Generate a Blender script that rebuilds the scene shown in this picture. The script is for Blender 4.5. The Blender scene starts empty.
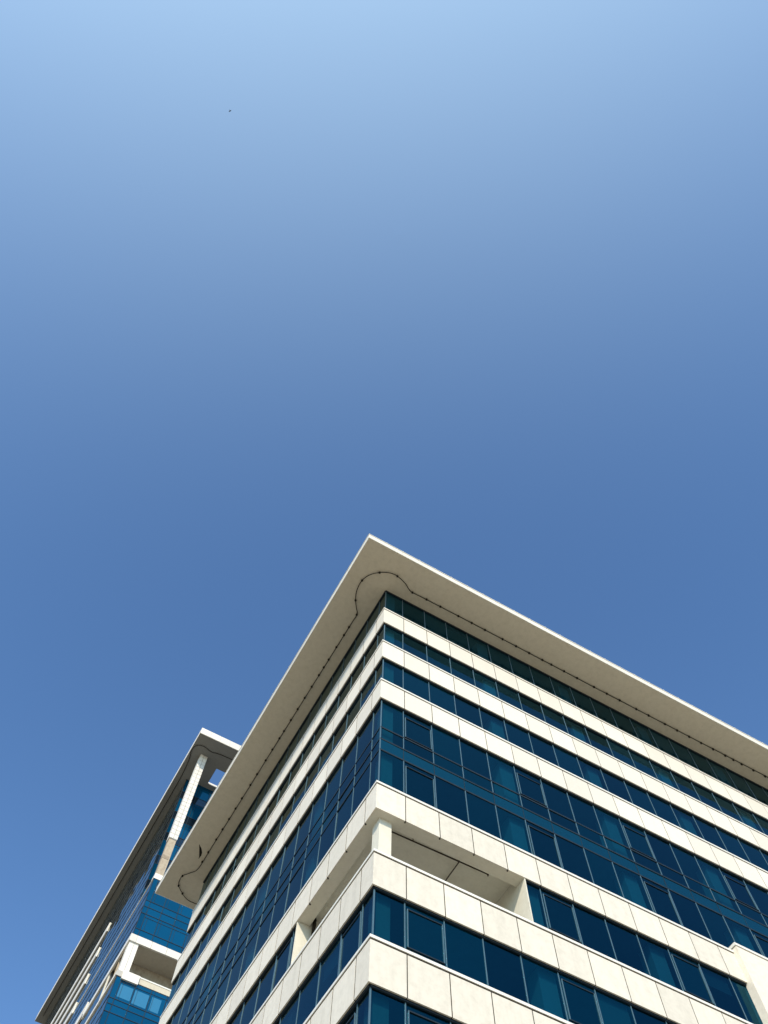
import bpy, bmesh, math, random
from mathutils import Vector, Matrix
random.seed(7)
R = math.radians
scn = bpy.context.scene
col = scn.collection

# ------------------------------------------------------------------ materials
def new_mat(name):
    m = bpy.data.materials.new(name); m.use_nodes = True
    nt = m.node_tree; nt.nodes.clear()
    return m, nt
def N(nt, typ, **kw):
    n = nt.nodes.new(typ)
    for k, v in kw.items(): setattr(n, k, v)
    return n
def mixrgb(nt, mode, fac, a, b):
    n = N(nt, 'ShaderNodeMix', data_type='RGBA', blend_type=mode)
    for idx, v in ((0, fac), (6, a), (7, b)):
        if hasattr(v, 'is_output') or isinstance(v, bpy.types.NodeSocket): nt.links.new(v, n.inputs[idx])
        elif idx == 0: n.inputs[0].default_value = v
        else: n.inputs[idx].default_value = (*v, 1)
    return n.outputs[2]
def ramp(nt, src, p0, c0, p1, c1):
    r = N(nt, 'ShaderNodeValToRGB')
    r.color_ramp.elements[0].position = p0; r.color_ramp.elements[0].color = (c0,)*3+(1,)
    r.color_ramp.elements[1].position = p1; r.color_ramp.elements[1].color = (c1,)*3+(1,)
    nt.links.new(src, r.inputs[0]); return r.outputs[0]
def noise(nt, scale, detail=4, rough=.55, stretch=(1, 1, 1)):
    tc = N(nt, 'ShaderNodeTexCoord'); mp = N(nt, 'ShaderNodeMapping')
    mp.inputs['Scale'].default_value = stretch
    nt.links.new(tc.outputs['Object'], mp.inputs[0])
    n = N(nt, 'ShaderNodeTexNoise'); n.inputs['Scale'].default_value = scale
    n.inputs['Detail'].default_value = detail; n.inputs['Roughness'].default_value = rough
    nt.links.new(mp.outputs[0], n.inputs['Vector']); return n.outputs['Fac']
def finish(nt, color, rough=.7, spec=.3, metal=0, bump=None, bstr=.1, bdist=.02):
    b = N(nt, 'ShaderNodeBsdfPrincipled'); o = N(nt, 'ShaderNodeOutputMaterial')
    if isinstance(color, bpy.types.NodeSocket): nt.links.new(color, b.inputs['Base Color'])
    else: b.inputs['Base Color'].default_value = (*color, 1)
    b.inputs['Roughness'].default_value = rough; b.inputs['Specular IOR Level'].default_value = spec
    b.inputs['Metallic'].default_value = metal
    if bump is not None:
        bn = N(nt, 'ShaderNodeBump'); bn.inputs['Strength'].default_value = bstr; bn.inputs['Distance'].default_value = bdist
        nt.links.new(bump, bn.inputs['Height']); nt.links.new(bn.outputs[0], b.inputs['Normal'])
    nt.links.new(b.outputs[0], o.inputs[0])
def cladding(name, base, stain, dirt=.5, rough=.6):
    m, nt = new_mat(name)
    at = N(nt, 'ShaderNodeAttribute'); at.attribute_name = 'tone'
    blot = ramp(nt, noise(nt, 3.2, 8, .68), .44, 0, .72, 1)
    streak = ramp(nt, noise(nt, 1.0, 5, .6, (2.6, 2.6, .35)), .48, 0, .8, 1)
    fine = noise(nt, 9, 5, .6)
    d = N(nt, 'ShaderNodeMath', operation='MULTIPLY'); nt.links.new(blot, d.inputs[0]); d.inputs[1].default_value = dirt
    c = mixrgb(nt, 'MIX', d.outputs[0], base, stain)
    d2 = N(nt, 'ShaderNodeMath', operation='MULTIPLY'); nt.links.new(streak, d2.inputs[0]); d2.inputs[1].default_value = dirt*.7
    c = mixrgb(nt, 'MIX', d2.outputs[0], c, tuple(v*.86 for v in stain))
    fr = ramp(nt, fine, .25, .94, .75, 1.0)
    c = mixrgb(nt, 'MULTIPLY', 1.0, c, fr)
    c = mixrgb(nt, 'MULTIPLY', 1.0, c, at.outputs['Color'])
    finish(nt, c, rough, .3, 0, fine, .08, .01)
    return m
def plain(name, color, rough=.6, spec=.3, metal=0, var=.15, scale=2.5):
    m, nt = new_mat(name)
    f = ramp(nt, noise(nt, scale, 5), .25, 1-var, .75, 1.0)
    finish(nt, mixrgb(nt, 'MULTIPLY', 1.0, color, f), rough, spec, metal)
    return m
def vision_glass(name, tint, r0, gloss=(1, 1, 1), body=None, bodyfac=0.0, graze=(.55, .66, .63)):
    """tinted see-through pane: transparent body + mirror coat that grows at grazing angles"""
    m, nt = new_mat(name)
    tr = N(nt, 'ShaderNodeBsdfTransparent'); tr.inputs[0].default_value = (*tint, 1)
    gl = N(nt, 'ShaderNodeBsdfGlossy'); gl.inputs['Color'].default_value = (*gloss, 1); gl.inputs['Roughness'].default_value = 0.0
    bn = N(nt, 'ShaderNodeBump'); bn.inputs['Strength'].default_value = .05; bn.inputs['Distance'].default_value = .05
    nt.links.new(noise(nt, .55, 2, .4), bn.inputs['Height']); nt.links.new(bn.outputs[0], gl.inputs['Normal'])
    lw = N(nt, 'ShaderNodeLayerWeight'); lw.inputs['Blend'].default_value = .5
    pw = N(nt, 'ShaderNodeMath', operation='POWER'); nt.links.new(lw.outputs['Facing'], pw.inputs[0]); pw.inputs[1].default_value = 5
    ma = N(nt, 'ShaderNodeMath', operation='MULTIPLY_ADD'); nt.links.new(pw.outputs[0], ma.inputs[0])
    ma.inputs[1].default_value = 1-r0; ma.inputs[2].default_value = r0
    gz = N(nt, 'ShaderNodeMath', operation='MULTIPLY'); gz.use_clamp = True; nt.links.new(pw.outputs[0], gz.inputs[0]); gz.inputs[1].default_value = 3.5
    nt.links.new(mixrgb(nt, 'MIX', gz.outputs[0], gloss, graze), gl.inputs['Color'])
    src = tr.outputs[0]
    if body:
        df = N(nt, 'ShaderNodeBsdfDiffuse'); df.name = 'body'
        at = N(nt, 'ShaderNodeAttribute'); at.attribute_name = 'tone'
        nt.links.new(mixrgb(nt, 'MULTIPLY', 1.0, body, at.outputs['Color']), df.inputs[0])
        mx0 = N(nt, 'ShaderNodeMixShader'); mx0.inputs[0].default_value = bodyfac
        nt.links.new(tr.outputs[0], mx0.inputs[1]); nt.links.new(df.outputs[0], mx0.inputs[2]); src = mx0.outputs[0]
    mx = N(nt, 'ShaderNodeMixShader'); nt.links.new(ma.outputs[0], mx.inputs[0])
    nt.links.new(src, mx.inputs[1]); nt.links.new(gl.outputs[0], mx.inputs[2])
    o = N(nt, 'ShaderNodeOutputMaterial'); nt.links.new(mx.outputs[0], o.inputs[0])
    return m

M = {}
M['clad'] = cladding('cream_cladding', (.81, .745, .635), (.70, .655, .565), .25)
M['clad_low'] = cladding('weathered_cladding', (.79, .725, .615), (.56, .51, .42), .42)
M['coping'] = plain('pale_coping', (.80, .775, .70), .45, .4, var=.10)
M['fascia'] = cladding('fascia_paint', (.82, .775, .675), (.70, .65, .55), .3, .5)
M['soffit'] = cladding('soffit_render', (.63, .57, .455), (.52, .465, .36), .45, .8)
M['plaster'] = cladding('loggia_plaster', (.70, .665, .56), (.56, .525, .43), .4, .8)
M['joint'] = plain('dark_joint', (.035, .030, .024), .9, .1)
M['backing'] = plain('shadow_gap', (.11, .10, .085), .9, .1)
M['alu'] = plain('blue_grey_aluminium', (.07, .135, .175), .4, .5, 0, .1)
M['rail'] = plain('dark_glazing_bead', (.012, .022, .032), .5, .3)
M['glass'] = vision_glass('blue_tinted_glass', (.075, .295, .39), .075, (.06, .44, .74), (.0, .022, .038), .30)
M['spandrel'] = vision_glass('teal_spandrel_glass', (.01, .10, .16), .075, (.06, .44, .78), (.004, .046, .078), .75)
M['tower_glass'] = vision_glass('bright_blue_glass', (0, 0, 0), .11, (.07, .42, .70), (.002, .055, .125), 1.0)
M['tower_glass_side_and_shadow'] = vision_glass('navy_glass', (0, 0, 0), .08, (.35, .60, .85), (.008, .016, .026), 1.0, (.95, 1.0, .95))
M['blind'] = plain('pale_blind_pane', (.022, .165, .31), .3, .5, var=.05)
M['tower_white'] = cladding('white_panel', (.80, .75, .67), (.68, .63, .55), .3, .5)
M['tile_joint'] = plain('tile_joint', (.34, .33, .31), .9, .1)
M['raw'] = cladding('bare_concrete', (.47, .395, .295), (.33, .25, .18), .95, .9)
M['tower_soffit'] = cladding('tower_soffit_render', (.22, .217, .20), (.18, .176, .16), .4, .85)  # darkened base colour carries the shade under the high eave
M['tower_ceiling'] = cladding('tower_loggia_ceiling', (.60, .535, .42), (.48, .42, .32), .5, .85)
M['interior'] = plain('interior_grey', (.10, .10, .10), .9, .1)
M['ceiling'] = plain('interior_ceiling', (.32, .32, .31), .9, .1)
M['column'] = plain('column_paint', (.74, .72, .66), .8, .2, var=.05)
M['roller'] = plain('roller_blind', (.42, .42, .40), .9, .1, var=.06)
M['roller_dim'] = plain('grey_roller_blind', (.20, .21, .22), .9, .1, var=.08)
M['cable'] = plain('black_cable', (.026, .021, .014), .7, .2)
M['pipe'] = plain('brown_pipe', (.045, .028, .018), .6, .3)
M['bird'] = plain('dark_feathers', (.10, .11, .13), .9, .1)

# ------------------------------------------------------------------ mesh helpers
class MB:
    """collects boxes / tubes / sheets into ONE mesh object"""
    def __init__(s):
        s.bm = bmesh.new(); s.mats = []; s.tone = s.bm.loops.layers.color.new('tone')
    def mi(s, m):
        if m not in s.mats: s.mats.append(m)
        return s.mats.index(m)
    def face(s, vs, m, tone=1.0):
        f = s.bm.faces.new(vs); f.material_index = s.mi(m)
        for l in f.loops: l[s.tone] = (tone, tone, tone, 1)
        return f
    def box(s, x0, x1, y0, y1, z0, z1, m, tone=1.0):
        v = [s.bm.verts.new(p) for p in ((x0,y0,z0),(x1,y0,z0),(x1,y1,z0),(x0,y1,z0),(x0,y0,z1),(x1,y0,z1),(x1,y1,z1),(x0,y1,z1))]
        for q in ((3,2,1,0),(4,5,6,7),(0,1,5,4),(1,2,6,5),(2,3,7,6),(3,0,4,7)): s.face([v[i] for i in q], m, tone)
    def prism(s, poly, z0, z1, m, tone=1.0):
        a = [s.bm.verts.new((x, y, z0)) for x, y in poly]; b = [s.bm.verts.new((x, y, z1)) for x, y in poly]
        s.face(a[::-1], m, tone); s.face(b, m, tone); n = len(poly)
        for i in range(n): s.face([a[i], a[(i+1) % n], b[(i+1) % n], b[i]], m, tone)
    def quad(s, p, m, tone=1.0): s.face([s.bm.verts.new(q) for q in p], m, tone)
    def tube(s, pts, r, m, n=6, closed_caps=True):
        rings = []; pts = [Vector(p) for p in pts]
        for i, p in enumerate(pts):
            d = (pts[min(i+1, len(pts)-1)] - pts[max(i-1, 0)]).normalized()
            a = d.orthogonal().normalized() if abs(d.z) > .9 else d.cross(Vector((0, 0, 1))).normalized()
            b = d.cross(a).normalized()
            rr = r[i] if isinstance(r, (list, tuple)) else r
            rings.append([s.bm.verts.new(p + (a*math.cos(t*2*math.pi/n) + b*math.sin(t*2*math.pi/n))*rr) for t in range(n)])
        for A, B in zip(rings, rings[1:]):
            for t in range(n): s.face([A[t], A[(t+1) % n], B[(t+1) % n], B[t]], m)
        s.face(rings[0][::-1], m); s.face(rings[-1], m)
    def build(s, name, parent=None):
        bmesh.ops.recalc_face_normals(s.bm, faces=s.bm.faces)
        me = bpy.data.meshes.new(name); s.bm.to_mesh(me); s.bm.free()
        for k in s.mats: me.materials.append(M[k])
        o = bpy.data.objects.new(name, me); col.objects.link(o)
        if parent is not None: o.parent = parent
        return o
def thing(name, label, cat, loc=(0, 0, 0)):
    o = bpy.data.objects.new(name, None); col.objects.link(o); o.location = loc
    o['label'] = label; o['category'] = cat; return o
def tag(o, label=None, cat=None, group=None, kind=None):
    for k, v in (('label', label), ('category', cat), ('group', group), ('kind', kind)):
        if v: o[k] = v
    return o
def tn(): return random.uniform(.945, 1.0)

# ------------------------------------------------------------------ ground
def ground():
    m, nt = new_mat('pale_paving')
    tc = N(nt, 'ShaderNodeTexCoord')
    br = N(nt, 'ShaderNodeTexBrick'); br.inputs['Scale'].default_value = 1.0
    br.inputs['Color1'].default_value = (.40, .345, .25, 1); br.inputs['Color2'].default_value = (.36, .31, .225, 1)
    br.inputs['Mortar'].default_value = (.22, .20, .17, 1); br.inputs['Mortar Size'].default_value = .01
    nt.links.new(tc.outputs['Object'], br.inputs['Vector'])
    f = ramp(nt, noise(nt, .08, 6), .3, .85, .7, 1.0)
    finish(nt, mixrgb(nt, 'MULTIPLY', 1.0, br.outputs['Color'], f), .85, .2)
    M['paving'] = m
    b = MB(); b.quad([(-1500, -1500, 0), (1500, -1500, 0), (1500, 1500, 0), (-1500, 1500, 0)], 'paving')
    o = b.build('ground'); o['kind'] = 'structure'
ground()

# ------------------------------------------------------------------ camera numbers (also used to rank which panes show largest)
CAM = Vector((-10.0267, -19.443, 1.6)); YAW, PITCH, ROLL, FPX = R(63.6559), R(70.3747), R(3.2931), 779.24
fwd = Vector((math.cos(YAW)*math.cos(PITCH), math.sin(YAW)*math.cos(PITCH), math.sin(PITCH)))
rt0 = Vector((math.sin(YAW), -math.cos(YAW), 0)); up0 = rt0.cross(fwd)
rt = math.cos(ROLL)*rt0 + math.sin(ROLL)*up0; up = -math.sin(ROLL)*rt0 + math.cos(ROLL)*up0
def seen_area(c, nrm, area):
    d = Vector(c) - CAM; z = d @ fwd
    if z <= 0: return 0
    x, y = 384+FPX*(d @ rt)/z, 512-FPX*(d @ up)/z
    if not (-12 < x < 780 and -12 < y < 1036): return 0
    return area*abs(d.normalized() @ Vector(nrm))/d.length_squared

# ================================================================== MAIN OFFICE BUILDING
XE, YE = 41.0, 28.46           # far ends of the two street faces
G = .15                        # glass set back behind the cladding bands
ZS, ZT = 48.06, 48.59          # roof slab underside / top
T = [45.24, 41.17, 37.07, 28.96, 25.06, 21.24, 17.2, 13.2, 9.2, 5.2]
U = [43.43, 39.39, 35.36, 27.34, 23.39, 19.52, 15.45, 11.45, 7.45, 3.45]
SX = [1.40+1.645*k for k in range(25) if 1.40+1.645*k < XE-.5]
SY = [.96+1.64*k for k in range(17) if .96+1.64*k < YE-.4]
PX = 18.8                      # left side of the solid stair block on the right
ob = thing('office_building', 'cream banded office block with dark blue strip windows and wide overhanging flat roof', 'office building')

def band(i):
    t, u = T[i], U[i]; low = i >= 3; cm = 'clad_low' if low else 'clad'
    xe = XE if i < 3 else PX
    th, gap, ct = .06, .042, .11
    pz0, pz1 = u, t-ct-.065
    b = MB()
    # corner panel wraps both faces
    b.prism([(0, 0), (SX[0]-gap/2, 0), (SX[0]-gap/2, th), (th, th), (th, SY[0]-.03), (0, SY[0]-.03)], pz0, pz1, cm, tn())
    xs = [x for x in SX if x < xe-.3] + [xe]
    for a, c in zip(xs, xs[1:]): b.box(a+gap/2, c-(gap/2 if c < xe else 0), 0, th, pz0+random.uniform(0, .004), pz1, cm, tn())
    ys = SY + [YE]
    for a, c in zip(ys, ys[1:]): b.box(0, th, a+.03, c-(.03 if c < YE else 0), pz0+random.uniform(0, .004), pz1, cm, tn())
    # dark backing that shows in the joints
    b.prism([(.010, .010), (xe-.01, .010), (xe-.01, .30), (.30, .30), (.30, YE-.01), (.010, YE-.01)], u+.02, t-ct-.01, 'joint')
    o = b.build('wall_band', ob)
    c = MB(); e = .03
    c.prism([(-e, -e), (xe, -e), (xe, .31), (.31, .31), (.31, YE+e), (-e, YE+e)], t-ct, t, 'coping')
    c.build('coping', o)
    return o
for i in range(len(T)): band(i)

# ---- windows: a pane plus its own frame, one per bay
WIN = []    # (area seen, args)
def queue(face, k, s0, s1, z0, z1, kind='vision', sash=False):
    c = ((s0+s1)/2, G, (z0+z1)/2) if face == 'R' else (G, (s0+s1)/2, (z0+z1)/2)
    n = (0, -1, 0) if face == 'R' else (-1, 0, 0)
    WIN.append((seen_area(c, n, (s1-s0)*(z1-z0)), face, k, s0, s1, z0, z1, kind, sash))
def bays(face, lo=None, hi=None):
    s = [G]+(SX if face == 'R' else SY)+[XE if face == 'R' else YE]
    out = []
    for k, (a, c) in enumerate(zip(s, s[1:])):
        a2 = max(a, lo) if lo is not None else a; c2 = min(c, hi) if hi is not None else c
        if c2-a2 > .12: out.append((k, a2, c2))
    return out
for face in 'RL':
    for (z0, z1) in ((T[0], ZS), (T[1], U[0]), (T[2], U[1])):
        for k, a, c in bays(face): queue(face, k, a, c, z0, z1, 'vision', False)
    for k, a, c in bays(face):
        queue(face, k, a, c, T[3], U[2], 'double', k % 4 == 1 and face == 'R')
    for j in range(3, len(T)-1):
        lo = (7.2 if face == 'R' else 7.05) if j == 3 else None
        for k, a, c in bays(face, lo, PX if face == 'R' else None):
            queue(face, k, a, c, T[j+1], U[j], 'vision', k % 4 == 1)
WIN.sort(key=lambda w: -w[0])

def put_window(p, f, w):
    _, face, k, s0, s1, z0, z1, kind, sash = w
    wd = .042
    def bx(m, a, c, d0, d1, zz0, zz1, mat):
        if face == 'R': m.box(a, c, d0, d1, zz0, zz1, mat)
        else: m.box(d0, d1, a, c, zz0, zz1, mat)
    def pane(a, c, zz0, zz1, mat, dep=G):
        j = [dep+random.uniform(-.007, .007) for _ in range(4)]; t = random.uniform(.5, 1.25) if mat != 'spandrel' else random.uniform(.92, 1.0)
        if face == 'R': P = [(a, j[0], zz0), (c, j[1], zz0), (c, j[2], zz1), (a, j[2]+j[0]-j[1], zz1)]
        else: P = [(j[0], c, zz0), (j[1], a, zz0), (j[2], a, zz1), (j[2]+j[0]-j[1], c, zz1)]
        p.quad(P, mat, t)
    spl = [(z0, z1, 'glass')]
    if kind == 'double': spl = [(z0, 31.40, 'glass'), (31.40, 32.20, 'spandrel' if face == 'R' else 'glass'), (32.20, 33.10, 'glass'), (33.10, z1, 'glass')]
    for a, c, m in spl: pane(s0, s1, a, c, m)
    # mullion on the near side of the bay; each storey's piece stops at the transoms
    for a, c, m in spl:
        if m == 'spandrel': bx(f, s0-.014, s0+.014, G-.012, G+.02, a, c, 'rail')
        else: bx(f, s0-wd/2, s0+wd/2, G-.022, G+.03, a+.02, c-.02, 'alu')
    zs = sorted({z for a, c, m in spl for z in (a, c)})
    for z in zs:
        h = .03 if z in (zs[0], zs[-1]) else .042
        if z == zs[-1]: bx(f, s0-.02, s1-.022, G-.075, G+.02, z-(.13 if z > 48 else .065), z, 'rail')  # deep dark head rail paints in the shadow gap under soffit and bands
        else: bx(f, s0+.002, s1-.002, G-.028, G+.02, max(z0, z-h), min(z1, z+h), 'rail')
    if sash:
        for a, c, m in spl:
            if m == 'spandrel' or c-a < 1.2: continue
            q = .30 if kind == 'vision' else .55 if a > 33 else .35
            A, B, Z0, Z1 = s0+.09, s1-.07, a+(.27 if kind == 'vision' else .14), c-q
            for (aa, bb, c0, c1) in ((A, A+.035, Z0, Z1), (B-.035, B, Z0, Z1)): bx(f, aa, bb, G-.040, G+.02, c0, c1, 'alu')
            for zz in (Z0, Z1): bx(f, A, B, G-.036, G+.02, zz-.02, zz+.02, 'rail')
for w in WIN[:98]:
    p, f = MB(), MB(); put_window(p, f, w)
    o = p.build('window', ob); f.build('frame', o)
    _, face, k, s0, s1, z0, z1, kind, sash = w
    full = face == 'R' and k == 6 and abs(z0-T[5]) < .01
    if full or (random.random() < .10 and not sash and k % 4 != 0):
        top, d = (z1 if kind == 'vision' else 31.40), G+.16
        low = z0 if full else top-random.uniform(.35, .95)*(1 if kind == 'vision' else 1.6)
        q = MB(); a, c = s0+.04, s1-.04; mat = 'roller' if full else 'roller_dim'
        if face == 'R': q.quad([(a, d, low), (c, d, low), (c, d, top), (a, d, top)], mat); q.box(a, c, d-.012, d+.012, low-.02, low+.005, mat)
        else: q.quad([(d, a, low), (d, c, low), (d, c, top), (d, a, top)], mat); q.box(d-.012, d+.012, a, c, low-.02, low+.005, mat)
        q.build('blind', o)
p, f = MB(), MB()
for w in WIN[98:]: put_window(p, f, w)
o = p.build('window', ob); o['kind'] = 'stuff'; f.build('frame', o)['kind'] = 'stuff'
# corner posts where the two glass faces meet
for z0, z1 in ((T[0], ZS), (T[1], U[0]), (T[2], U[1]), (T[3], U[2])) + tuple((T[j+1], U[j]) for j in range(4, len(T)-1)):
    b = MB(); b.box(G-.02, G+.02, G-.02, G+.02, z0, z1, 'alu'); b.build('corner_post', ob)

# ---- inside: slabs, ceilings, columns, core
for i in range(len(T)):
    t, u = T[i], U[i]
    b = MB()
    if i == 3:
        b.box(.31, XE-.1, .31, YE-.1, 27.78, 28.2, 'ceiling')
        b.box(7.35, XE-.1, .31, YE-.1, 27.37, 27.775, 'ceiling'); b.box(.31, 7.345, 7.25, YE-.1, 27.37, 27.775, 'ceiling')
    else: b.box(.305, XE-.1, .305, YE-.1, u+.03, u+.8, 'ceiling')
    b.build('floor_slab', ob)
b = MB(); b.box(.21, XE-.1, .21, YE-.1, 31.46, 32.14, 'ceiling'); b.build('floor_slab', ob)
b = MB(); b.box(9, XE-4, 7.5, YE-6, 0, ZS-.02, 'interior'); b.build('service_core', ob)
CX = [.68, 7.66, 14.15, 20.75, 27.35, 33.95]; CY = [7.45, 14.0, 20.6, 27.2]; cw = .30
for x in CX[1:]:
    b = MB(); b.box(x-.40, x+.40, .42, 1.1, 0, ZS-.01, 'column'); b.build('column', ob)
for y in CY:
    b = MB(); b.box(.42, 1.1, y-.38, y+.38, 0, ZS-.01, 'column'); b.build('column', ob)
b = MB(); b.box(.38, .95, .38, .95, 0, ZS-.01, 'plaster'); b.build('column', ob)

# ---- corner loggia between the fourth and fifth bands
lg = MB()
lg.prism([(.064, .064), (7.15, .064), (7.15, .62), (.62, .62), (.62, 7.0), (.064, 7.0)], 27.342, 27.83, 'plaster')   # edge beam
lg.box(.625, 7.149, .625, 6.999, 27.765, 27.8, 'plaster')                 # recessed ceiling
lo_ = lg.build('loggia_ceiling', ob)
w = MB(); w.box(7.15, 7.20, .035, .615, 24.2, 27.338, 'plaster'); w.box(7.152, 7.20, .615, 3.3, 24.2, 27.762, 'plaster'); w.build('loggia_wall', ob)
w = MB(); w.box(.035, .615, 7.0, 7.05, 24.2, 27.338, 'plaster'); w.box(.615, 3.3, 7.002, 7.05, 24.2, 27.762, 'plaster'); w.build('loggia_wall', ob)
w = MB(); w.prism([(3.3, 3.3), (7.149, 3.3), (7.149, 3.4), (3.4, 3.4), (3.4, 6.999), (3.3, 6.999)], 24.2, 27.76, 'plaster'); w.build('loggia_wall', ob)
pp = MB(); pz = 27.62
pp.tube([(1.25, .98, pz), (5.95, .86, pz)], .032, 'pipe'); pp.tube([(4.52, .90, pz), (4.56, 2.6, pz)], .028, 'pipe')
pp.tube([(5.90, .86, pz), (5.90, .86, pz-.10)], .03, 'pipe'); pp.tube([(4.52, .9, pz+.14), (4.52, .9, pz)], .02, 'pipe'); pp.tube([(2.3, .95, pz+.14), (2.3, .95, pz)], .02, 'pipe')
pp.build('sprinkler_pipe', ob)
hb = MB(); hb.tube([(.82, 6.88, 27.76), (.80, 6.88, 27.6), (.78, 6.87, 27.35), (.765, 6.87, 27.05), (.76, 6.88, 26.6)], [.03, .075, .085, .08, .04], 'cable', 8); hb.build('hanging_cable', ob)
for x in SX[:5]:
    b = MB(); b.box(x-.022, x+.022, .03, .09, 27.30, 27.338, 'joint'); b.build('drip_bracket', ob)
for y in SY[:4]:
    b = MB(); b.box(.03, .09, y-.022, y+.022, 27.30, 27.338, 'joint'); b.build('drip_bracket', ob)

# ---- solid block closing the lower storeys on the right
b = MB(); px1 = XE
zj = [0, 5.3, 9.3, 13.3, 17.3, 21.3, 25.32, 29.03]
xj = [PX, PX+.55, 22.1, 25.4, 28.7, 32.0, 35.3, 38.6, px1]
for a, c in zip(zj, zj[1:]):
    for x0, x1 in zip(xj[1:], xj[2:]): b.box(x0+.012, x1-.012, -.27, -.20, a+.012, c-.012, 'clad_low', tn())
    b.prism([(PX, -.27), (PX+.56, -.27), (PX+.56, -.20), (PX+.07, -.20), (PX+.07, .3), (PX, .3)], a+.010, c-.010, 'clad_low', tn())
b.box(PX+.03, px1-.02, -.23, .3, 0, 29.06, 'joint')
b.prism([(PX-.03, -.30), (px1, -.30), (px1, .32), (PX-.03, .32)], 29.07, 29.2, 'coping')
b.build('stair_block', ob)
b = MB(); b.box(.2, XE, YE-.09, YE, 0, ZS-.01, 'clad'); b.box(XE-.09, XE, .2, YE-.1, 0, ZS-.01, 'clad'); b.build('end_wall', ob)

# ---- roof
ox, oy, ye, xe = -2.67, -2.62, 31.40, XE+2.6
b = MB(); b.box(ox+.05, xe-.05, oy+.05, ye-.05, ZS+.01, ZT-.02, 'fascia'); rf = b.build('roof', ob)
b = MB(); x = ox
while x < xe-.1:
    x2 = min(x+2.47, xe); j = random.uniform(-.004, .004); b.box(x, x2-.012, oy+j, oy+.05, ZS-.012+j, ZT, 'fascia', random.uniform(.95, 1)); x = x2
y = oy+.05
while y < ye-.1:
    y2 = min(y+2.47, ye-.05); j = random.uniform(-.004, .004); b.box(ox+j, ox+.05, y, y2-.012, ZS-.012+j, ZT, 'fascia', random.uniform(.95, 1)); y = y2
b.box(ox, xe, ye-.05, ye, ZS-.01, ZT, 'fascia'); b.box(xe-.05, xe, oy+.05, ye-.05, ZS-.01, ZT, 'fascia')
b.box(ox-.03, xe+.03, oy-.03, oy+.2, ZT+.002, ZT+.05, 'coping'); b.box(ox-.03, ox+.2, oy+.2, ye+.03, ZT+.002, ZT+.05, 'coping'); b.build('fascia', rf)
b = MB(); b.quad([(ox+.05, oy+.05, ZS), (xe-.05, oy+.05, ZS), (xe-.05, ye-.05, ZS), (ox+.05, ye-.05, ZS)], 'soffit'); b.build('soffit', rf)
def clip(x, y):
    c = MB(); c.box(x-.015, x+.015, y-.015, y+.015, ZT+.05, ZT+.10, 'coping'); c.box(x-.03, x+.03, y-.03, y+.03, ZT+.10, ZT+.125, 'coping'); c.build('roof_clip', rf)
for k in range(30): clip(-1.36+1.225*k, oy)
for k in range(24): clip(ox, -1.2+1.25*k)
b = MB()
P = [(-1.70, 25.35), (-1.50, 25.7), (-1.34, 26.05), (-1.22, 26.35), (-1.17, 26.62)]
L1 = [(x+.0, y, ZS-.02-.10*math.sin(i/4*math.pi)) for i, (x, y) in enumerate(P)]
wv = [.02, .11, .15, .11, .02]
L2 = [(x+wv[i], y-.12*math.sin(i/4*math.pi), ZS-.012) for i, (x, y) in enumerate(P)]
for i in range(4): b.quad([L1[i], L1[i+1], L2[i+1], L2[i]], 'cable')
tag(b.build('torn_strip', rf), 'dark curled strip peeling from the soffit')

# ---- string of lamps clipped under the soffit (rests on nothing of the block's shape: a thing of its own)
def bez(pts, n=6):
    pts = [Vector(p) for p in pts]; out = []
    for i in range(len(pts)-1):
        p0, p1, p2, p3 = pts[max(i-1, 0)], pts[i], pts[i+1], pts[min(i+2, len(pts)-1)]
        for k in range(n):
            t = k/n
            out.append(.5*((2*p1)+(p2-p0)*t+(2*p0-5*p1+4*p2-p3)*t*t+(3*p1-p0-3*p2+p3)*t**3))
    return out+[pts[-1]]
def light_string(name, label, path, zc, clips, r, rb):
    t = thing(name, label, 'light string', (path[0][0], path[0][1], zc))
    o0 = Vector((path[0][0], path[0][1], zc))
    b = MB(); b.tube([Vector((x, y, zc+random.uniform(-.012, .012)))-o0 for x, y in path], r, 'cable'); b.build('cable', t)
    for x, y in clips:
        b = MB(); p = Vector((x, y, zc))-o0
        b.tube([p+Vector((0, 0, .075)), p+Vector((0, 0, .02)), p+Vector((0, 0, -.05)), p+Vector((0, 0, -.11))], [rb*.6, rb, rb, rb*.45], 'cable', 7)
        b.build('lamp', t)
corner = [(-.70, 3.63), (-.70, 2.56), (-1.0, 2.1), (-1.28, 1.68), (-1.55, 1.02), (-1.60, .21), (-1.35, -.39), (-.88, -.85), (-.32, -1.15), (.24, -1.2), (.93, -1.01), (1.30, -.80), (1.67, -.68), (2.75, -.70)]
far_end = [(-.78, 25.46), (-.80, 27.42), (-1.15, 28.1), (-1.54, 28.66), (-1.55, 29.2), (-1.40, 29.68), (-.82, 30.24), (-.2, 30.62), (.6, 30.65), (3.0, 30.6)]
path = [(p.x, p.y) for p in bez([(x, y, 0) for x, y in far_end[::-1]+[(-.76, 20.0), (-.74, 14.6), (-.72, 9.0)]+corner+[(8.3, -.71), (15, -.71), (22.3, -.73), (30.4, -.77), (XE, -.75)]])]
def left_clips():
    ys = [2.56, 3.63]; y = 3.63
    while y < 26.3: y += random.choice((1.03, 1.06, 1.1, .7, 1.38)); ys.append(y)
    return [(-.70-.004*y, y) for y in ys]
clips = left_clips()+[(-1.28, 1.68), (-1.60, .21), (-.88, -.85), (.24, -1.2), (1.67, -.68), (-1.54, 28.66), (-1.40, 29.68), (-.82, 30.24)]
x = 1.67
while x < XE-1: x += random.choice((1.03, 1.06, 1.04, 1.38, .72)); clips.append((x, -.71-.001*x))
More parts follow.
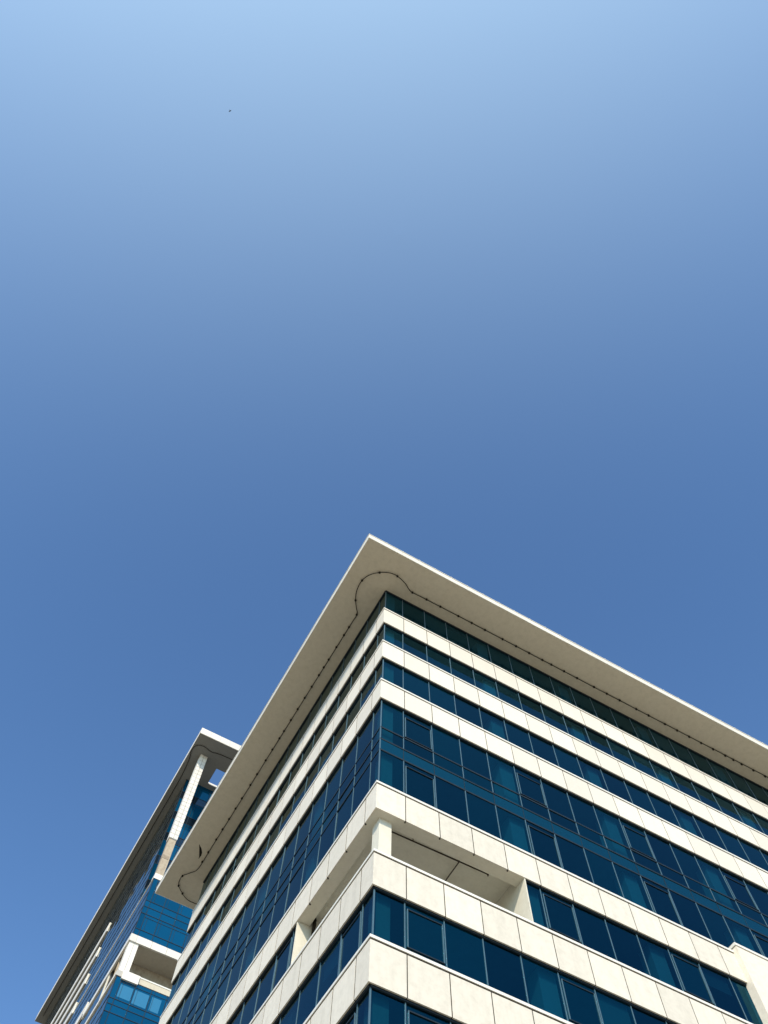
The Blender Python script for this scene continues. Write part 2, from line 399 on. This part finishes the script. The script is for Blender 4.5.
light_string('light_string', 'thin dark string of small lamps under the near roof overhang, looping round its corner', path, ZS-.10, clips, .028, .078)

# ================================================================== TOWER BEHIND
X2, Y2 = .15, 55.9
tw = thing('office_tower', 'tall glass tower behind the near block, with white corner column under its roof', 'office building', (X2, Y2, 0))
OFF = Vector((X2, Y2, 0))
class TB(MB):
    def build(s, name, parent=None):
        for v in s.bm.verts: v.co -= OFF
        return MB.build(s, name, parent)
XT, YT = 34.0, 118.0; YR = 61.0; zS2, zT2 = 95.3, 96.45
# roof with the square opening through it
hx0, hx1, hy0, hy1 = 3.15, 6.3, 57.1, 60.15
rx0, ry0, rx1, ry1 = X2-1.62, 52.6, XT+2, YT+1
b = TB()
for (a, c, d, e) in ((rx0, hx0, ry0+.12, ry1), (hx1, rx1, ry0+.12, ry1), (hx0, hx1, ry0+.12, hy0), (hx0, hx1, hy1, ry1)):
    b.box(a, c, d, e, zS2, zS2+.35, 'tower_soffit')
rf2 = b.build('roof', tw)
b = TB(); x = rx0
while x < rx1:
    b.box(x+.01, min(x+1.5, rx1)-.01, ry0, ry0+.1, zS2-.05, zT2, 'tower_white', tn()); x += 1.5
b.box(rx0-.05, rx0-.003, ry0+.002, ry1, zS2-.03, zT2-.003, 'tower_white'); b.box(rx0, rx1, ry0+.02, ry0+.115, zS2-.03, zT2-.03, 'tile_joint')
b.box(hx0-.1, hx1+.1, hy1-.003, hy1+.1, zS2+.12, zS2+.4, 'tower_white')
b.build('fascia', rf2)
# corner column: tiled above, bare concrete below, tiled again in the loggia
cx0, cx1, cy0, cy1 = X2-.04, X2+1.03, Y2, Y2+1.07
b = TB(); b.box(cx0+.03, cx1-.03, cy0+.03, cy1-.03, 78.8, zS2-.002, 'tile_joint')
z = 78.9
while z < zS2-.1:
    z2 = min(z+.72, zS2-.01)
    for a, c in ((cx0, (cx0+cx1)/2-.024), ((cx0+cx1)/2+.024, cx1)): b.box(a, c, cy0, cy0+.028, z+.026, z2-.026, 'tower_white', tn())
    for a, c in ((cy0+.03, (cy0+cy1)/2-.01), ((cy0+cy1)/2+.01, cy1)): b.box(cx0, cx0+.028, a, c, z+.026, z2-.026, 'tower_white', tn())
    z += .72
co = b.build('column', tw)
b = TB(); b.box(cx0+.10, cx1-.06, cy0+.08, cy1-.05, 72.5, 78.86, 'raw'); b.box(cx0+.08, cx1-.20, cy0+.05, cy1, 75.6, 76.1, 'raw', .9); b.box(cx0+.02, cx1-.04, cy0+.02, cy1, 72.45, 73.1, 'tower_white'); b.build('bare_core', co)
b = TB(); b.box(X2+.02, X2+1.05, Y2+.02, Y2+1.0, 60.2, 63.72, 'tower_white'); b.box(X2+.52, X2+.56, Y2+.01, Y2+.1, 60.2, 63.7, 'tile_joint'); b.build('column', tw)

def tower_pane(a, c, y, z0, z1, mat='tower_glass'):
    b = TB(); j = [y+random.uniform(-.006, .006) for _ in range(3)]
    b.quad([(a, j[0], z0), (c, j[1], z0), (c, j[2], z1), (a, j[2]+j[0]-j[1], z1)], mat, random.uniform(.80, 1.10)); o = b.build('window', tw)
    f = TB(); f.box(a-.03, a+.03, y-.05, y+.02, z0, z1, 'rail'); f.box(a+.03, c-.03, y-.04, y+.02, z0-.03, z0+.03, 'rail')
    if c-a > 1.2 and z1-z0 > 1.9: f.box(a+.34, a+.37, y-.03, y+.02, z0+.03, z1-.03, 'rail'); f.box(a+.03, c-.03, y-.03, y+.02, z1-.42, z1-.385, 'rail')
    f.build('frame', o)
    return o
mx = [X2+.02, .75, 2.35, 4.1, 5.8, 7.5, 9.2]
for zz in ((64.62, 65.4), (65.4, 67.45), (67.45, 68.35), (68.35, 69.15), (69.15, 72.25)):        # glass storeys over the band
    for a, c in zip(mx, mx[1:]): tower_pane(a, c, Y2, *zz, 'tower_glass')
for zz in ((50.2, 54.2), (54.2, 55.9), (55.9, 56.7), (56.7, 57.3), (57.3, 59.58)):              # under the parapet
    for i, (a, c) in enumerate(zip(mx, mx[1:])):
        o = tower_pane(a, c, Y2, *zz)
        if zz[0] == 57.3 and i in (1, 2, 3, 4):
            q = TB(); q.quad([(a+.12+.12*(i == 3), Y2-.012, 57.52+.1*(i == 1)), (c-.1-.35*(i == 3), Y2-.012, 57.52+.1*(i == 1)), (c-.1-.35*(i == 3), Y2-.012, 58.95), (a+.12+.12*(i == 3), Y2-.012, 58.95)], 'blind'); q.build('blind', o)
for z0 in (72.5, 76.55, 80.6, 84.65, 88.7, 92.75):                                              # recessed behind the tall corner column
    for a, c in zip(mx[:5], mx[1:5]):
        tower_pane(a, c, YR, z0, min(z0+2.7, zS2), 'tower_glass')
        if z0+2.7 < zS2: tower_pane(a, c, YR, z0+2.7, z0+4.05, 'tower_glass_side_and_shadow')  # navy panes paint the shadow bands that cross the recessed glass
# body, slabs, wall pieces
b = TB(); b.box(X2+.12, XT, YR+.12, YT, 0, zS2-.01, 'interior'); b.box(9.3, XT, Y2+.1, YR+.1, 0, zS2-.01, 'interior'); b.box(X2+.1, 9.25, Y2+.1, YR+.1, 64.55, 72.3, 'interior'); b.box(X2+.1, 9.25, Y2+.1, YR+.1, 0, 59.5, 'interior'); b.build('core_wall', tw)
b = TB(); b.box(9.22, XT, Y2-.02, Y2+.06, 0, zS2, 'tower_glass'); b.build('side_glazing', tw)
b = TB(); b.box(X2-.06, 9.2, Y2-.05, YR, 72.30, 72.46, 'coping'); b.box(X2-.06, X2+.1, YR, 81.4, 72.30, 72.46, 'coping'); b.build('balcony_slab', tw)
def panels(b, z0, z1, ys, ye, xe):
    b.box(X2-.14, X2+.6, Y2-.14, Y2+.08, z0, z1, 'tower_white', .93); x = X2+.62
    while x < xe-.1: b.box(x, min(x+1.72, xe)-.015, Y2-.14, Y2+.08, z0, z1, 'tower_white', tn()); x += 1.735
    b.box(X2-.14, X2+.06, ys, ye, z0, z1, 'tower_white')
b = TB(); panels(b, 63.72, 64.55, Y2+.085, 69.4, 9.2); b.box(X2+.07, 9.2, Y2+.085, YR, 63.9, 64.5, 'tower_ceiling'); b.build('wall_band', tw)
b = TB(); b.box(X2-.14, X2+.06, Y2+.09, 64.8, 59.62, 60.2, 'tower_white'); b.box(X2-.14, X2+.52, Y2-.1, Y2+.08, 59.62, 60.2, 'tower_white', .8)
b.box(X2+.5, 2.45, Y2-.22, Y2+.08, 59.40, 60.32, 'tower_white'); b.box(2.46, 9.2, Y2-.06, Y2+.08, 59.62, 60.22, 'tower_ceiling'); b.box(2.46, 9.2, Y2-.1, Y2+.12, 60.225, 60.36, 'coping'); b.build('parapet', tw)
b = TB(); b.box(X2+.1, 9.2, Y2+3.0, Y2+3.1, 60.2, 63.88, 'raw'); b.box(X2-.02, X2+3, 61.4, 61.9, 60.2, 63.7, 'plaster'); b.build('loggia_wall', tw)
# long left face, seen almost edge-on
b, f = TB(), TB()
def side(z0, z1, y0, y1):
    y = y0
    while y < y1-.2:
        y2 = min(y+1.64, y1); j = [X2+random.uniform(-.006, .006) for _ in range(3)]
        b.quad([(j[0], y2, z0), (j[1], y, z0), (j[2], y, z1), (j[2]+j[0]-j[1], y2, z1)], 'tower_glass_side_and_shadow', random.uniform(.5, 1.6))
        f.box(X2-.012, X2+.03, y-.015, y+.015, z0, z1, 'rail'); y = y2
    f.box(X2-.03, X2+.03, y0, y1, z0-.03, z0+.03, 'rail')
z = 72.5
while z < zS2-.5: side(z, zS2-.002 if z+2.6 > zS2 else z+2.03, YR+.05, YT); z += 2.03
for z0, z1 in ((64.6, 66.3), (66.3, 68.3), (68.3, 70.3), (70.3, 72.28)): side(z0, z1, Y2+.02, YT)
side(60.2, 63.7, 61.9, YT); z = 59.6
while z > 30: side(z-2.02, z, Y2+.02, YT); z -= 2.02
o = b.build('window', tw); o['kind'] = 'stuff'; f.build('frame', o)['kind'] = 'stuff'
for zc, y0 in ((86.3, 81.5), (82.2, 81.5), (78.1, 81.5), (74.0, 81.5), (65.9, 69.5), (60.2, 64.9), (56.0, 75), (52, 75)):
    b = TB(); y = y0
    while y < YT-.1: b.box(X2-.17, X2+.02, y, min(y+1.64, YT)-.02, zc-1.45, zc, 'tower_white', tn()); y += 1.64
    b.box(X2-.14, X2+.01, y0+.05, YT-.02, zc-1.42, zc-.03, 'tile_joint'); b.build('wall_band', tw)
tp = bez([(x, y, 0) for x, y in ((-.72, 117), (-.72, 98), (-.72, 80), (-.72, 66), (-.75, 60.9), (-1.0, 57.6), (-1.35, 55.8), (-.93, 54.7), (.04, 54.45), (1.4, 54.75), (4.2, 54.45), (20, 54.45))])
light_string('light_string', 'dark cable curving under the roof of the far glass tower', [(p.x, p.y) for p in tp], zS2-.12, [], .05, .05)

# ================================================================== BIRD high up
d = (fwd + rt*((230-384)/FPX) - up*((111.5-512)/FPX)).normalized()
bp = (round(CAM.x+d.x*110, 1), round(CAM.y+d.y*110, 1), round(CAM.z+d.z*110, 1))
b = MB()
b.tube([(-.22, 0, 0), (-.14, 0, .02), (0, 0, .02), (.13, 0, .02), (.20, 0, .03), (.25, 0, .02)], [.015, .05, .075, .055, .04, .008], 'bird', 8)
for s in (-1, 1):
    pr_ = [(.10, 0, .03), (.13, .20*s, .10), (.06, .42*s, .09), (-.10, .30*s, .07), (-.08, .12*s, .05), (-.06, 0, .03)]
    b.face([b.bm.verts.new(q) for q in pr_], 'bird')
b.quad([(-.18, .03, .02), (-.18, -.03, .02), (-.34, -.09, .02), (-.34, .09, .02)], 'bird')
bo = b.build('bird'); bo.location = bp; bo.scale = (.45, .45, .45); bo.rotation_euler = (R(8), R(-6), R(35))
tag(bo, 'tiny dark bird gliding high in the empty blue sky', 'bird')

# ================================================================== light, sky, camera
SUN = Vector((-.785, -1.17, 1.0)).normalized()
elev = math.asin(SUN.z); az = math.atan2(SUN.x, SUN.y)
w = bpy.data.worlds.new('World'); scn.world = w; w.use_nodes = True
nt = w.node_tree; bg = nt.nodes['Background']
sky = nt.nodes.new('ShaderNodeTexSky'); sky.sky_type = 'NISHITA'; sky.sun_disc = False
sky.sun_elevation = elev; sky.sun_rotation = az; sky.air_density = 1.0; sky.dust_density = .5; sky.ozone_density = 1.0; sky.altitude = 0
tint = mixrgb(nt, 'MULTIPLY', 1.0, sky.outputs[0], (.85, 1.17, 1.46))
# hazy brightening of the air towards the sun
tc = N(nt, 'ShaderNodeTexCoord'); dt = N(nt, 'ShaderNodeVectorMath', operation='DOT_PRODUCT')
nt.links.new(tc.outputs['Generated'], dt.inputs[0]); dt.inputs[1].default_value = SUN
mx_ = N(nt, 'ShaderNodeMath', operation='MAXIMUM'); nt.links.new(dt.outputs['Value'], mx_.inputs[0]); mx_.inputs[1].default_value = 0
pw_ = N(nt, 'ShaderNodeMath', operation='POWER'); nt.links.new(mx_.outputs[0], pw_.inputs[0]); pw_.inputs[1].default_value = 3
sc_ = N(nt, 'ShaderNodeVectorMath', operation='SCALE'); sc_.inputs[0].default_value = (3.8, 4.6, 3.6); mn_ = N(nt, 'ShaderNodeMath', operation='MINIMUM'); nt.links.new(pw_.outputs[0], mn_.inputs[0]); mn_.inputs[1].default_value = .46
nt.links.new(mn_.outputs[0], sc_.inputs['Scale'])
ad_ = N(nt, 'ShaderNodeVectorMath', operation='ADD'); nt.links.new(tint, ad_.inputs[0]); nt.links.new(sc_.outputs[0], ad_.inputs[1])
nt.links.new(ad_.outputs[0], bg.inputs[0]); bg.inputs[1].default_value = .15
ld = bpy.data.lights.new('sun', 'SUN'); ld.energy = 4.4; ld.angle = R(3.0); ld.color = (1.0, .875, .70)
lo = bpy.data.objects.new('sun', ld); col.objects.link(lo); lo.location = SUN*200
lo.rotation_euler = SUN.to_track_quat('Z', 'Y').to_euler()
cd = bpy.data.cameras.new('camera'); cam = bpy.data.objects.new('camera', cd); col.objects.link(cam)
cd.sensor_fit = 'AUTO'; cd.sensor_width = 36; cd.lens = FPX/1024*36; cd.clip_start = .1; cd.clip_end = 5000
m = Matrix((rt, up, -fwd)).transposed().to_4x4(); m.translation = CAM; cam.matrix_world = m
scn.camera = cam
scn.view_settings.view_transform = 'Standard'; scn.view_settings.look = 'None'; scn.view_settings.exposure = 0; scn.view_settings.gamma = 1
try:
    scn.cycles.transparent_max_bounces = 12; scn.cycles.max_bounces = 10
except Exception: pass
